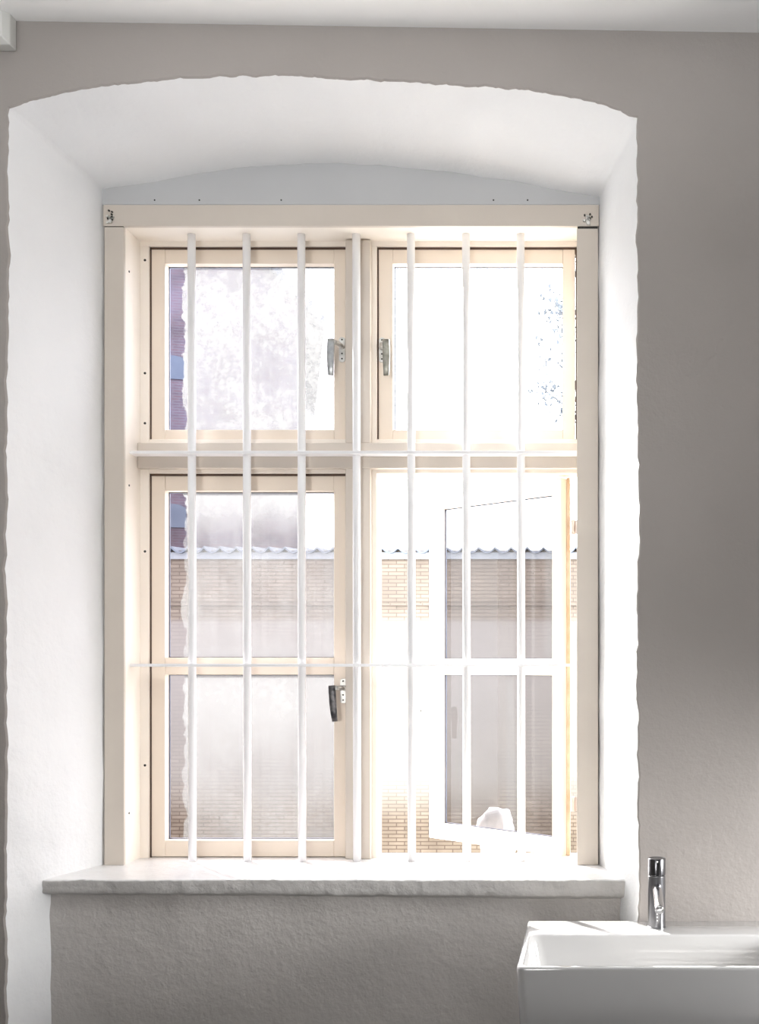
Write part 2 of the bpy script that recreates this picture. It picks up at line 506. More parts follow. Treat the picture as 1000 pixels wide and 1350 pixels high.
# grey board filling the arch above the casing
bm = bmesh.new()
pts = [(X(p, 3.0), Z(q, 3.0) + 0.02) for p, q in inner_arch]
pts = [(pts[0][0] - 0.01, pts[0][1])] + pts[1:-1] + [(pts[-1][0] + 0.01, pts[-1][1])]
bot = ZH1 + 0.0015
f_ = [bm.verts.new((x, 0.004, z)) for x, z in pts] + [bm.verts.new((pts[-1][0], 0.004, bot)), bm.verts.new((pts[0][0], 0.004, bot))]
b_ = [bm.verts.new((q.co.x, 0.028, q.co.z)) for q in f_]
bm.faces.new(f_); bm.faces.new(b_[::-1])
for i in range(len(f_)):
    j = (i + 1) % len(f_)
    bm.faces.new((f_[j], f_[i], b_[i], b_[j]))
bmesh.ops.recalc_face_normals(bm, faces=bm.faces)
tag(wlink('infill_board', bm, M['infill'], bevel=0.0015), 'flat grey board filling the arch')

# casing: header and two jambs, shade painted into front faces, light into inner faces
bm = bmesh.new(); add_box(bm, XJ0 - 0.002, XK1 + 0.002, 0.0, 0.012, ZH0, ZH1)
hd = wlink('casing_head', bm, M['cream_shaded'], bevel=0.0012)
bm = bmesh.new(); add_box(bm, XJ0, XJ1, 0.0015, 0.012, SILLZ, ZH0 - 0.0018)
wlink('casing_jamb', bm, M['cream_shaded'], bevel=0.0012)
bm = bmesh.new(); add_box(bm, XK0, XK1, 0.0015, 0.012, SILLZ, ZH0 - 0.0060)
wlink('casing_jamb', bm, M['cream_shaded'], bevel=0.0012)
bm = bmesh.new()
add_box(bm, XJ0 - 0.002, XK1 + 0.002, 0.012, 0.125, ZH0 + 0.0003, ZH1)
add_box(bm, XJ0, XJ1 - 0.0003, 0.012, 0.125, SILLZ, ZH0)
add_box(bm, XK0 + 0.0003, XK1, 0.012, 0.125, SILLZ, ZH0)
wlink('casing_lining', bm, M['cream_lit'])
# dark joints between header and jambs
bm = bmesh.new()
add_box(bm, XJ0 + 0.001, XJ1 - 0.002, 0.003, 0.011, ZH0 - 0.003, ZH0 + 0.001)
add_box(bm, XK0 + 0.002, XK1 - 0.001, 0.003, 0.011, ZH0 - 0.007, ZH0 + 0.001)
wlink('joint_gap', bm, M['black'])

# outer frame (behind the lining)
DC = 3.11
bm = bmesh.new()
yb0, yb1 = Y(DC), Y(3.185)
cl, cr_, ct = X(196, DC), X(760, DC) , Z(324.5, DC)
m0, m1 = X(460.5, DC), X(496.2, DC)
t0, t1 = Z(624, DC), Z(579, DC)
add_box(bm, XJ0, cl, yb0, yb1, SILLZ - 0.03, ct)
add_box(bm, cr_, XK1, yb0, yb1, SILLZ - 0.03, ct)
add_box(bm, XJ0, XK1, yb0, yb1, ct, ZH1)
add_box(bm, m0, m1, yb0 + 0.0005, yb1, SILLZ - 0.02, ct)
add_box(bm, cl, cr_, yb0 + 0.001, yb1 - 0.001, t0, t1)
wlink('window_frame', bm, M['cream_lit'], bevel=0.001)
# casement stop of bare timber by the hinges of the open casement
bm = bmesh.new()
add_box(bm, cr_ - 0.029, cr_ - 0.019, Y(3.152), yb1, SILLZ, t0 - 0.005)
add_box(bm, cr_ - 0.040, cr_ - 0.033, Y(3.157), yb1, SILLZ, t0 - 0.005)
wlink('hinge_rebate', bm, M['wood'], bevel=0.0008)
# mullion and transom covers
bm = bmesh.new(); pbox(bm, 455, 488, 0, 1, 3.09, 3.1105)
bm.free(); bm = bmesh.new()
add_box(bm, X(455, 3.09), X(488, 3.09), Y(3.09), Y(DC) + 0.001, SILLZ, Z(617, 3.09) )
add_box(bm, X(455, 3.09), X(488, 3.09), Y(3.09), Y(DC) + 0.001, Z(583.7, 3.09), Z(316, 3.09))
wlink('mullion', bm, M['cream_shaded'], bevel=0.0025)
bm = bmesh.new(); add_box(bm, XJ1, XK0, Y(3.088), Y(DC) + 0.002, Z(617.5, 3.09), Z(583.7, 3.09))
wlink('transom', bm, M['cream_shaded'], bevel=0.0025)

# nail holes in the lining, fixing screws in the header ends
bm = bmesh.new()
for (px, py, D) in ((170, 358, 3.035), (171, 1072, 3.035), (170, 640, 3.035)):
    add_tube(bm, (XJ1 - 0.003, Y(D), Z(py, D)), (XJ1 + 0.0008, Y(D), Z(py, D)), 0.003, n=10)
for py in (343, 492, 558, 727, 1009):
    add_tube(bm, (X(191, DC), Y(DC) - 0.0006, Z(py, DC)), (X(191, DC), Y(DC) + 0.003, Z(py, DC)), 0.0035, n=10)
for px in (203, 262, 370, 650, 695):
    add_tube(bm, (X(px, 3.0), 0.0034, Z(263, 3)), (X(px, 3.0), 0.006, Z(263, 3)), 0.0022, n=10)
wlink('nail_hole', bm, M['black'])
for (px, py) in ((146, 287), (775, 289)):
    bm = bmesh.new()
    c = P(px, py, 3.0)
    for k in range(9):
        a = random.random() * 6.28; r = random.random() * 0.012
        q = c + Vector((math.cos(a) * r, 0, math.sin(a) * r * 1.3 - 0.002))
        add_tube(bm, q + Vector((0, 0.002, 0)), q + Vector((0, -0.0035, 0)), 0.005, 0.003, n=7)
    add_tube(bm, c + Vector((0, 0.001, -0.010)), c + Vector((0, -0.005, -0.011)), 0.006, 0.005, n=6)
    s = wlink('fixing_screw', bm, M['plate'])
    bm = bmesh.new()
    for k in range(6):
        a = random.random() * 6.28; r = 0.004 + random.random() * 0.009
        q = c + Vector((math.cos(a) * r, 0, math.sin(a) * r * 1.5 + 0.002))
        add_tube(bm, q + Vector((0, 0.002, 0)), q + Vector((0, -0.0042, 0)), 0.0028, 0.0024, n=7)
    wlink('screw_hole', bm, M['black'])


# ---- handle
def handle(parent, origin, side, blade_mat, tilt=0.0, length=0.096, facing=None):
    """origin = centre of the plate's upper third on the stile face, in the parent's space"""
    R = facing or Matrix.Identity(3)
    hb = bmesh.new()
    # plate with rounded ends
    prof = []
    for k in range(9): 
        a = math.pi * k / 8
        prof.append((0.0085 * math.cos(a), 0.020 + 0.006 * math.sin(a)))
    for k in range(9):
        a = math.pi + math.pi * k / 8
        prof.append((0.0085 * math.cos(a), -0.036 + 0.006 * math.sin(a)))
    fr = [hb.verts.new((x, -0.004, z)) for x, z in prof]; bk = [hb.verts.new((x, 0.001, z)) for x, z in prof]
    hb.faces.new(fr[::-1]); hb.faces.new(bk)
    for i in range(len(fr)):
        j = (i + 1) % len(fr); hb.faces.new((fr[i], fr[j], bk[j], bk[i]))
    # spindle collar and neck swept outwards
    add_tube(hb, (0, 0, 0), (0, -0.012, 0), 0.0085, 0.0075, n=16)
    path = [Vector((0, -0.010, 0)), Vector((side * 0.003, -0.028, 0.001)), Vector((side * 0.010, -0.043, 0.001)), Vector((side * 0.020, -0.050, -0.001))]
    for a, b in zip(path, path[1:]): add_tube(hb, a, b, 0.0065, 0.0062, n=12)
    bmesh.ops.rotate(hb, verts=hb.verts, cent=(0, 0, 0), matrix=R)
    bmesh.ops.translate(hb, verts=hb.verts, vec=Vector(origin))
    h = link('handle', hb, M['plate'], parent, bevel=0.0006)
    sb = bmesh.new()
    secs = [(0.008, 0.0072, 0.004), (0.007, 0.0090, 0.0055), (-0.01, 0.0096, 0.0058), (-0.04, 0.0096, 0.005), (-0.065, 0.0088, 0.0045), (-length + 0.007, 0.0074, 0.004), (-length + 0.006, 0.0066, 0.0032)]
    rings = []
    for z, hw, ht in secs:
        bow = 0.0015 * math.sin(math.pi * min(1, max(0, -z / length)))
        cx = side * (0.020 + bow * 0.5)
        cy = -0.050 - bow
        ring = []
        for k in range(16):
            a = 2 * math.pi * k / 16
            c_, s_ = math.cos(a), math.sin(a)
            x = cx + hw * math.copysign(abs(c_) ** 0.5, c_); y = cy + ht * math.copysign(abs(s_) ** 0.5, s_)
            ring.append(sb.verts.new((x, y, z)))
        rings.append(ring)
    for a, b in zip(rings, rings[1:]):
        for k in range(16):
            j = (k + 1) % 16; sb.faces.new((a[k], b[k], b[j], a[j]))
    sb.faces.new(rings[0]); sb.faces.new(rings[-1][::-1])
    bmesh.ops.rotate(sb, verts=sb.verts, cent=(side * 0.02, 0, 0), matrix=Matrix.Rotation(tilt, 3, 'Y'))
    bmesh.ops.rotate(sb, verts=sb.verts, cent=(0, 0, 0), matrix=R)
    bmesh.ops.translate(sb, verts=sb.verts, vec=Vector(origin))
    g_ = link('handle_grip', sb, blade_mat, parent, smooth=True)
    # screws on the plate
    kb = bmesh.new()
    for z in (0.019, -0.019, -0.033):
        add_tube(kb, (side * 0.0, -0.0035, z), (side * 0.0, -0.0047, z), 0.0024, n=10)
    bmesh.ops.rotate(kb, verts=kb.verts, cent=(0, 0, 0), matrix=R)
    bmesh.ops.translate(kb, verts=kb.verts, vec=Vector(origin))
    link('handle_screw', kb, M['black'], parent)
    return h, g_


# ---- casements, in local coordinates: origin = hinge-side bottom corner of the room face
def casement(name, x0, x1, z0, z1, ox0, ox1, panes, gmats, hinge_right, angle=0.0, at=None, frame_mat=None):
    hx = x1 if hinge_right else x0
    piv = at or Vector((hx, Y(3.12), z0))
    e = None
    T = 0.036
    b = bmesh.new()
    L = lambda x: x - hx
    add_box(b, L(x0), L(ox0), 0, T, 0, z1 - z0)
    add_box(b, L(ox1), L(x1), 0, T, 0, z1 - z0)
    zs = [z0] + [z for p in panes for z in p] + [z1]
    for k in range(0, len(zs), 2):
        add_box(b, L(ox0) + 0.0004, L(ox1) - 0.0004, 0.0006, T - 0.001, zs[k] - z0, zs[k + 1] - z0)
    s = link(name, b, frame_mat or M['cream'], win, bevel=0.0013)
    s.location = piv - WO
    s.rotation_euler = (0, 0, angle)
    for (a, c), gm in zip(panes, gmats):
        b = bmesh.new()
        v = [b.verts.new(q) for q in ((L(ox0) + 0.0, 0.027, a - z0), (L(ox1) - 0.0, 0.027, a - z0), (L(ox1), 0.027, c - z0), (L(ox0), 0.027, c - z0))]
        b.faces.new(v)
        gp = link('glass_pane', b, gm, s)
        b = bmesh.new()
        w_ = 0.0022
        for q in ((ox0 - .001, ox0 + w_, a, c), (ox1 - w_, ox1 + .001, a, c), (ox0, ox1, a - .001, a + w_), (ox0, ox1, c - w_, c + .001)):
            add_box(b, L(q[0]), L(q[1]), 0.0285, 0.034, q[2] - z0, q[3] - z0)
        link('glazing_spacer', b, M['spacer'], s)
    return s


D_ = 3.12
g_ul = glass_mat('dirty pane upper left', (0.55, 0.55, 0.60), 0.70, edge=None, seed=1.3, bright=0.55)
def pane_mat(name, tint, film, edge_world, hx, **kw):
    return glass_mat(name, tint, film, None if edge_world is None else edge_world - hx, **kw)
xl0, xl1 = X(198.0, D_), X(459.5, D_)
xr0, xr1 = X(498.2, D_), X(757.5, D_)
ol0, ol1 = X(217.5, D_), X(440, D_)
or0, or1 = X(517.5, D_), X(741.5, D_)
zu0, zu1 = Z(584, D_), Z(327.3, D_)
zu = (Z(566.5, D_), Z(347.5, D_))
zl0, zl1 = Z(1129.5, D_), Z(627, D_)
zla = (Z(1108, D_), Z(889.5, D_)); zlb = (Z(867, D_), Z(647, D_))
e243 = X(243, 3.147)
TINT = (0.50, 0.50, 0.56)
TINTR = (0.45, 0.43, 0.46)
TINTO = (0.40, 0.385, 0.40)
s1 = casement('casement', xl0, xl1, zu0, zu1, ol0, ol1, [zu],
              [pane_mat('pane upper left', TINT, 0.76, e243, xl0, seed=1.3, bright=0.088, streaks=0.05)], False)
s2 = casement('casement', xr0, xr1, zu0, zu1, or0, or1, [zu],
              [pane_mat('pane upper right', (0.8, 0.8, 0.82), 0.08, None, xr1, seed=4.1, bright=0.1)], True)
s3 = casement('casement', xl0, xl1, zl0, zl1, ol0, ol1, [zla, zlb],
              [pane_mat('pane lower left bottom', TINTR, 0.36, e243, xl0, seed=2.2, bright=0.088, streaks=0.05, grad=(0.18, 0.50, 0.30)),
               pane_mat('pane lower left top', TINTR, 0.34, e243, xl0, seed=7.7, bright=0.095, streaks=0.08, grad=(0.86, 1.0, 0.45))], False)
TH = math.radians(-40.0)
s4 = casement('casement', xr0, xr1, zl0, zl1, or0 , or1, [zla, zlb],
              [pane_mat('open pane bottom', TINTO, 0.06, None, xr1, seed=3.2, bright=0.07, streaks=0.25),
               pane_mat('open pane top', TINTO, 0.08, None, xr1, seed=5.7, bright=0.07, streaks=0.22)], True,
              angle=TH, at=Vector((-0.085, Y(3.137), zl0 - 0.002)))
tag(s4, 'casement standing open to the outside')
# handles (in casement local coordinates)
def loc(s, p): return Vector(p) - WO - Vector(s.location)
handle(s1, loc(s1, P(451.0, 457.5, 3.12)), -1, M['pewter'])
handle(s2, loc(s2, P(503.5, 458, 3.12)), 1, M['olive'])
handle(s3, loc(s3, P(452.5, 907, 3.12)), -1, M['darkmetal'], tilt=math.radians(-5))
handle(s4, Vector((-(xr1 - xr0) + 0.020, 0, Z(937, 3.44) - zl0)), -1, M['hinge'])
# hinges on the open casement's jamb
for py in (695, 1060):
    bm = bmesh.new()
    c = P(755, py, 3.13)
    add_tube(bm, c + Vector((0, 0, -0.02)), c + Vector((0, 0, 0.02)), 0.006, n=14)
    add_box(bm, c.x - 0.001, c.x + 0.012, c.y - 0.001, c.y + 0.002, c.z - 0.019, c.z + 0.019)
    wlink('hinge', bm, M['hinge'], bevel=0.0005)

# gaskets visible in the gaps
bm = bmesh.new()
ga, gb = Y(3.1185), Y(3.160)
for (a0, a1, c0, c1) in ((cl, cr_, t1, ct), (cl, m0, SILLZ, t0)):
    pass
def gask(bm, a0, a1, c0, c1, w=0.0042):
    add_box(bm, a0, a0 + w, ga, gb, c0, c1); add_box(bm, a1 - w, a1, ga, gb, c0, c1)
    add_box(bm, a0, a1, ga, gb, c1 - 0.006, c1 + 0.001); add_box(bm, a0, a1, Y(3.13), gb, c0, c0 + 0.0045)
for (a0, a1, c0, c1) in ((cl, m0, t1, ct), (m1, cr_, t1, ct), (cl, m0, SILLZ - 0.001, t0)):
    bmg = bmesh.new(); gask(bmg, a0, a1, c0, c1)
    wlink('gasket', bmg, M['gasket'])
bm.free()

# ---- inner sill: thick hand-plastered slab
bm = bmesh.new()
DS0, DS1 = 2.795, 3.19
def sx(D):   # left / right ends follow the splayed reveal
    D = min(D, 3.0)
    return (-1.379 + 0.278 * (D - DW) - 0.012, 0.107 - 0.272 * (D - DW) + 0.012)
prof = [(0.075, -0.055, 0), (0.03, -0.042, 0.5), (0.012, -0.036, 1), (0.003, -0.0335, 1), (0.0, -0.030, 1), (0.0, -0.022, 1), (0.0, -0.013, 1), (0.0, -0.005, 1), (0.0002, -0.0025, 1),
        (0.0009, -0.0008, 1), (0.0025, 0.0, 1), (0.008, 0.0, .8), (0.02, 0.0, .5), (0.05, 0, .4), (0.09, 0, .3), (0.13, 0, .3), (0.18, 0, .2), (0.22, 0, .1), (0.30, 0, 0), (0.395, 0, 0)]
NX = 260
gr = []
for i in range(NX + 1):
    t = i / NX
    row = []
    for d, h, k in prof:
        D = DS0 + d
        a, b = sx(D)
        if D > 3.0: a, b = XJ0 - 0.0, XK1
        x = a + (b - a) * t
        th = 1.0 + 0.30 * t
        h2 = h * th
        rough = k * (0.0020 * nz(x * 14, 1.0, h * 60) + 0.0018 * nz(x * 45, 2.0, h * 120) + 0.0016 * nz(x * 110, 4.0, h * 200) + 0.0030 * nz(x * 4, 9, 0))
        if -0.02 < h < 0.001 and d < 0.01: rough += 0.005 * max(0, nz(x * 30, 3, 1) - 0.25)
        if h <= -0.03 and k: rough += 0.005 * max(0, nz(x * 22, 6, 1)) 
        row.append(bm.verts.new((x, Y(D) + rough * (1 if h < 0 else 0.2), SILLZ + h2 + (rough * 0.4 if h < 0 else 0.15 * rough))))
    gr.append(row)
for a, b in zip(gr, gr[1:]):
    for k in range(len(prof) - 1):
        f_ = bm.faces.new((a[k], b[k], b[k + 1], a[k + 1]))
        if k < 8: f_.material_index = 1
bmesh.ops.recalc_face_normals(bm, faces=bm.faces)
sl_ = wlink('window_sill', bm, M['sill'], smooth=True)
sl_.data.materials.append(M['sill_front_shade'])
tag(sl_, 'thick white painted sill with a chipped front edge')
# outer sill sloping away
bm = bmesh.new()
a = [(-1.36, Y(3.185), EYE - 0.560), (0.08, Y(3.185), EYE - 0.560), (0.08, Y(3.66), EYE - 0.665), (-1.36, Y(3.66), EYE - 0.665)]
vt = [bm.verts.new(q) for q in a]; vb = [bm.verts.new((q[0], q[1], q[2] - 0.05)) for q in a]
bm.faces.new(vt); bm.faces.new(vb[::-1])
for i in range(4): bm.faces.new((vt[(i + 1) % 4], vt[i], vb[i], vb[(i + 1) % 4]))
bmesh.ops.recalc_face_normals(bm, faces=bm.faces)
wlink('outer_sill', bm, M['render'], bevel=0.004)

# ================================================================= GRILLE
DG = 3.06
gri = empty('window_grille', (X(470, DG), Y(DG), SILLZ))
tag(gri, 'white steel grille of seven upright bars and two flat crossbars in front of the window', 'window grille')
GO = Vector(gri.location)
def glink(name, bm, mat, **kw):
    bmesh.ops.translate(bm, verts=bm.verts, vec=-GO)
    return link(name, bm, mat, gri, **kw)
for px in (253, 325.5, 397.6, 470, 542, 614.5, 686.5):
    bm = bmesh.new()
    add_tube(bm, (X(px + 0.6, DG), Y(DG), SILLZ - 0.004), (X(px - 0.6, DG), Y(DG), ZH0 + 0.004), 0.0106, n=28)
    glink('bar', bm, M['grille'], smooth=False)
    o = gri.children[-1]
    for p in o.data.polygons: p.use_smooth = len(p.vertices) == 4
for zc in (Z(596.3, 3.04), EYE):
    bm = bmesh.new()
    add_box(bm, XJ1 - 0.012, XK0 + 0.012, Y(3.038), Y(3.080), zc - 0.004, zc + 0.004)
    glink('crossbar', bm, M['grille'], bevel=0.0012)

# ================================================================= WASHBASIN
ZR = EYE - 0.602
BX0, BX1 = -0.151, 0.45
BYF, BYB = Y(2.268), YW
def rrect(x0, x1, y0, y1, r, n=8, rb=None):
    pts = []
    rb = r if rb is None else rb
    for (cx, cy, a0, rr) in ((x1 - r, y0 + r, -90, r), (x1 - rb, y1 - rb, 0, rb), (x0 + rb, y1 - rb, 90, rb), (x0 + r, y0 + r, 180, r)):
        for k in range(n + 1):
            a = math.radians(a0 + 90 * k / n)
            pts.append((cx + rr * math.cos(a), cy + rr * math.sin(a)))
    return pts
def off(d): return (BX0 + d, BX1 - d, BYF + d, BYB)
bas = empty('washbasin', ((BX0 + BX1) / 2, BYB, ZR - 0.15))
tag(bas, 'white rectangular ceramic washbasin mounted on the wall right of the window', 'washbasin')
BO = Vector(bas.location)
bm = bmesh.new()
DK = 0.134
loops = []
def lp(x0, x1, y0, y1, r, z, rb=None): loops.append([bm.verts.new((x, y, z)) for x, y in rrect(x0, x1, y0, y1, r, rb=rb)])
lp(BX0 + 0.03, BX1 - 0.03, BYF + 0.03, BYB, 0.02, ZR - 0.150, 0.004)
lp(BX0 + 0.012, BX1 - 0.012, BYF + 0.012, BYB, 0.02, ZR - 0.147, 0.004)
lp(BX0 + 0.006, BX1 - 0.006, BYF + 0.006, BYB, 0.02, ZR - 0.138, 0.004)
lp(BX0 + 0.003, BX1 - 0.003, BYF + 0.003, BYB, 0.019, ZR - 0.07, 0.004)
lp(BX0, BX1, BYF, BYB, 0.018, ZR - 0.008, 0.004)
lp(BX0 + 0.0004, BX1 - 0.0004, BYF + 0.0004, BYB, 0.018, ZR - 0.004, 0.004)
lp(BX0 + 0.0015, BX1 - 0.0015, BYF + 0.0015, BYB - 0.001, 0.017, ZR - 0.0013, 0.004)
lp(BX0 + 0.004, BX1 - 0.004, BYF + 0.004, BYB - 0.003, 0.016, ZR, 0.004)
lp(BX0 + 0.010, BX1 - 0.010, BYF + 0.009, BYB - DK + 0.004, 0.018, ZR, 0.024)
lp(BX0 + 0.0125, BX1 - 0.0125, BYF + 0.0115, BYB - DK, 0.019, ZR - 0.0015, 0.025)
lp(BX0 + 0.014, BX1 - 0.014, BYF + 0.013, BYB - DK - 0.002, 0.020, ZR - 0.005, 0.025)
lp(BX0 + 0.020, BX1 - 0.020, BYF + 0.019, BYB - DK - 0.006, 0.025, ZR - 0.05, 0.03)
lp(BX0 + 0.026, BX1 - 0.026, BYF + 0.025, BYB - DK - 0.010, 0.03, ZR - 0.082, 0.03)
lp(BX0 + 0.040, BX1 - 0.040, BYF + 0.040, BYB - DK - 0.024, 0.03, ZR - 0.098, 0.03)
lp(BX0 + 0.070, BX1 - 0.070, BYF + 0.060, BYB - DK - 0.050, 0.03, ZR - 0.103, 0.03)
for a, b in zip(loops, loops[1:]):
    n = len(a)
    for i in range(n):
        j = (i + 1) % n
        bm.faces.new((a[i], a[j], b[j], b[i]))
bm.faces.new(loops[0][::-1]); bm.faces.new(loops[-1])
bmesh.ops.recalc_face_normals(bm, faces=bm.faces)
bmesh.ops.translate(bm, verts=bm.verts, vec=-BO)
link('bowl', bm, M['ceramic'], bas, smooth=True)
bm = bmesh.new()
lathe(bm, [(0.030, 0.0), (0.032, 0.001), (0.032, 0.003), (0.029, 0.0045), (0.010, 0.005)], Vector((0.15, BYF + 0.14, ZR - 0.1035)) - BO, 32)
link('drain', bm, M['chrome_spout'], bas, smooth=True)

# ================================================================= FAUCET
FX, FY, FZ = X(865.2, 2.617), Y(2.617), ZR
fau = empty('basin_tap', (FX, FY, FZ))
tag(fau, 'slim cylindrical chrome tap standing on the back ledge of the washbasin', 'tap')
bm = bmesh.new()
lathe(bm, [(0.0215, -0.0002), (0.0215, 0.002), (0.0200, 0.003), (0.0199, 0.1175), (0.0192, 0.1185)], (0, 0, 0), 48)
link('body', bm, M['chrome'], fau, bevel=0.0004)
bm = bmesh.new()
lathe(bm, [(0.0186, 0.1180), (0.0186, 0.1200), (0.0203, 0.1205), (0.0205, 0.157), (0.0198, 0.1585), (0.0185, 0.1588), (0.0180, 0.1578)], (0, 0, 0), 48)
link('lever_cap', bm, M['chrome_cap'], fau, bevel=0.0004)
bm = bmesh.new()
lathe(bm, [(0.0010, 0), (0.0022, 0.0006), (0.001, 0.001)], (0, 0, 0), 12)
bmesh.ops.rotate(bm, verts=bm.verts, cent=(0, 0, 0), matrix=Matrix.Rotation(math.pi / 2, 3, 'X'))
bmesh.ops.translate(bm, verts=bm.verts, vec=(0, -0.0203, 0.153))
link('lever_mark', bm, M['dot'], fau)
# spout: tube leaving the body and sloping down toward the bowl
bm = bmesh.new()
pts = [Vector((0, -0.012, 0.094)), Vector((0, -0.035, 0.089)), Vector((0, -0.06, 0.082)), Vector((0, -0.085, 0.074)), Vector((0, -0.105, 0.067)), Vector((0, -0.113, 0.063)), Vector((0, -0.1155, 0.0615))]
rad = [0.0108, 0.0108, 0.0108, 0.0108, 0.0108, 0.0105, 0.0092]
rings = []
for i, p in enumerate(pts):
    d = (pts[min(i + 1, len(pts) - 1)] - pts[max(i - 1, 0)]).normalized()
    u = Vector((1, 0, 0)); w = d.cross(u)
    rings.append([bm.verts.new(p + u * rad[i] * math.cos(2 * math.pi * k / 28) + w * rad[i] * math.sin(2 * math.pi * k / 28)) for k in range(28)])
for a, b in zip(rings, rings[1:]):
    for k in range(28):
        j = (k + 1) % 28; bm.faces.new((a[k], b[k], b[j], a[j]))
bm.faces.new(rings[0]); bm.faces.new(rings[-1][::-1])
bmesh.ops.recalc_face_normals(bm, faces=bm.faces)
link('spout', bm, M['chrome_spout'], fau, smooth=True)
for z in (0.034, 0.0265, 0.019):  # three small raised white dots on the tap body
    bm = bmesh.new()
    lathe(bm, [(0.0016, 0), (0.0016, 0.0004), (0.001, 0.0008)], (0, 0, 0), 12)
    bmesh.ops.rotate(bm, verts=bm.verts, cent=(0, 0, 0), matrix=Matrix.Rotation(math.pi / 2, 3, 'X'))
    bmesh.ops.translate(bm, verts=bm.verts, vec=(0, -0.0198, z))
    link('white_dot', bm, M['dot'], fau)

# ================================================================= CABLE TRUNKING
bm = bmesh.new()
x1 = X(22, DW)
zt, zb = ceil_z(-1.5) + 0.003, Z(68, DW)
x0 = -2.45
# back rectangle on the wall, front rectangle narrower (chamfered lid)
bk = [bm.verts.new(q) for q in ((x0, YW, zb), (x1, YW, zb), (x1, YW, zt), (x0, YW, zt))]
md = [bm.verts.new(q) for q in ((x0, YW - 0.030, zb), (x1, YW - 0.030, zb), (x1, YW - 0.030, zt), (x0, YW - 0.030, zt))]
c = 0.012
fr = [bm.verts.new(q) for q in ((x0 + c, YW - 0.046, zb + c), (x1 - c, YW - 0.046, zb + c), (x1 - c, YW - 0.046, zt), (x0 + c, YW - 0.046, zt))]
for A, B in ((bk, md), (md, fr)):
    for i in range(4): bm.faces.new((A[i], A[(i + 1) % 4], B[(i + 1) % 4], B[i]))
bm.faces.new(fr); bm.faces.new(bk[::-1])
bmesh.ops.recalc_face_normals(bm, faces=bm.faces)
o = link('cable_trunking', bm, M['trunk'], bevel=0.003)
tag(o, 'short grey-white cable trunking in the top left corner, under the ceiling', 'trunking')

# ================================================================= OUTSIDE
bm = bmesh.new(); add_box(bm, -40, 40, 0.2, 70, -2.1, -1.95)
o = link('ground', bm, M['ground']); tag(o, 'pale paved courtyard ground outside the window', 'ground', kind='structure')

DB = 17.0
zt = Z(724, DB)
yard_h = zt + 1.95
bands = (0.0, yard_h,
         [(0.0, (0.1584, 0.1452, 0.1276)), (0.3, (0.1452, 0.1408, 0.1320)), (0.76, (0.1452, 0.1364, 0.1320)), (1.0, (0.1320, 0.1210, 0.1188))],
         [(0.0, 0.0), (0.21, 0.02), (0.34, 0.62), (0.62, 0.80), (0.785, 0.70), (0.80, 0.25), (1.0, 0.2)])
M['brick'] = brick_mat('pale yard brick', (0.0915, 0.0704, 0.0493), (0.1197, 0.0950, 0.0704), (0.0458, 0.0282, 0.0158), bands)
M['brick2'] = brick_mat('mauve brick', (0.0598, 0.0442, 0.0650), (0.0780, 0.0520, 0.0702), (0.0832, 0.0780, 0.0988))
yard = empty('brick_outhouse', (-4.0, Y(DB), -1.95))
tag(yard, 'long pale brick outbuilding with a wavy tiled eave across the courtyard', 'outbuilding')
YO = Vector(yard.location)
def olink(name, bm, mat, par, O, **kw):
    bmesh.ops.translate(bm, verts=bm.verts, vec=-O)
    return link(name, bm, mat, par, **kw)
bm = bmesh.new(); add_box(bm, -14, 10, Y(DB), Y(DB) + 0.3, -1.95, zt - 0.02)
olink('wall', bm, M['brick'], yard, YO)
bm = bmesh.new(); add_box(bm, -14, 10, Y(DB) - 0.035, Y(DB) + 0.1, Z(797, DB) - 0.02, Z(797, DB) + 0.015)
olink('ledge', bm, M['brick'], yard, YO)
# pantile roof: wavy sheet rising away from the wall
bm = bmesh.new()
ns = 1000
top, low = [], []
cols = []
for i in range(ns + 1):
    x = -14.05 + 24.1 * i / ns
    ph = (x / 0.24) % 1.0
    h = 0.040 * (0.9 - abs(math.sin(math.pi * ph)) ** 0.8 * 2)
    cols.append([bm.verts.new((x, Y(DB) - 0.12, zt + h - 0.03)), bm.verts.new((x, Y(DB) - 0.12, zt + h)), bm.verts.new((x, Y(DB) + 3.2, zt + h + 0.18)),
                 bm.verts.new((x, Y(DB) + 3.2, zt + h + 0.13)), ])
for a, b in zip(cols, cols[1:]):
    for k in range(4): bm.faces.new((a[k], b[k], b[(k + 1) % 4], a[(k + 1) % 4]))
bmesh.ops.recalc_face_normals(bm, faces=bm.faces)
olink('tile_roof', bm, M['tile'], yard, YO)
bm = bmesh.new(); add_box(bm, -14, 10, Y(DB) - 0.05, Y(DB) + 0.02, zt - 0.15, zt - 0.05)
olink('fascia', bm, M['fascia'], yard, YO)
bm = bmesh.new(); add_box(bm, -14, 10, Y(DB) + 3.0, Y(DB) + 3.2, -1.95, zt + 0.08)
olink('rear_wall', bm, M['brick'], yard, YO)

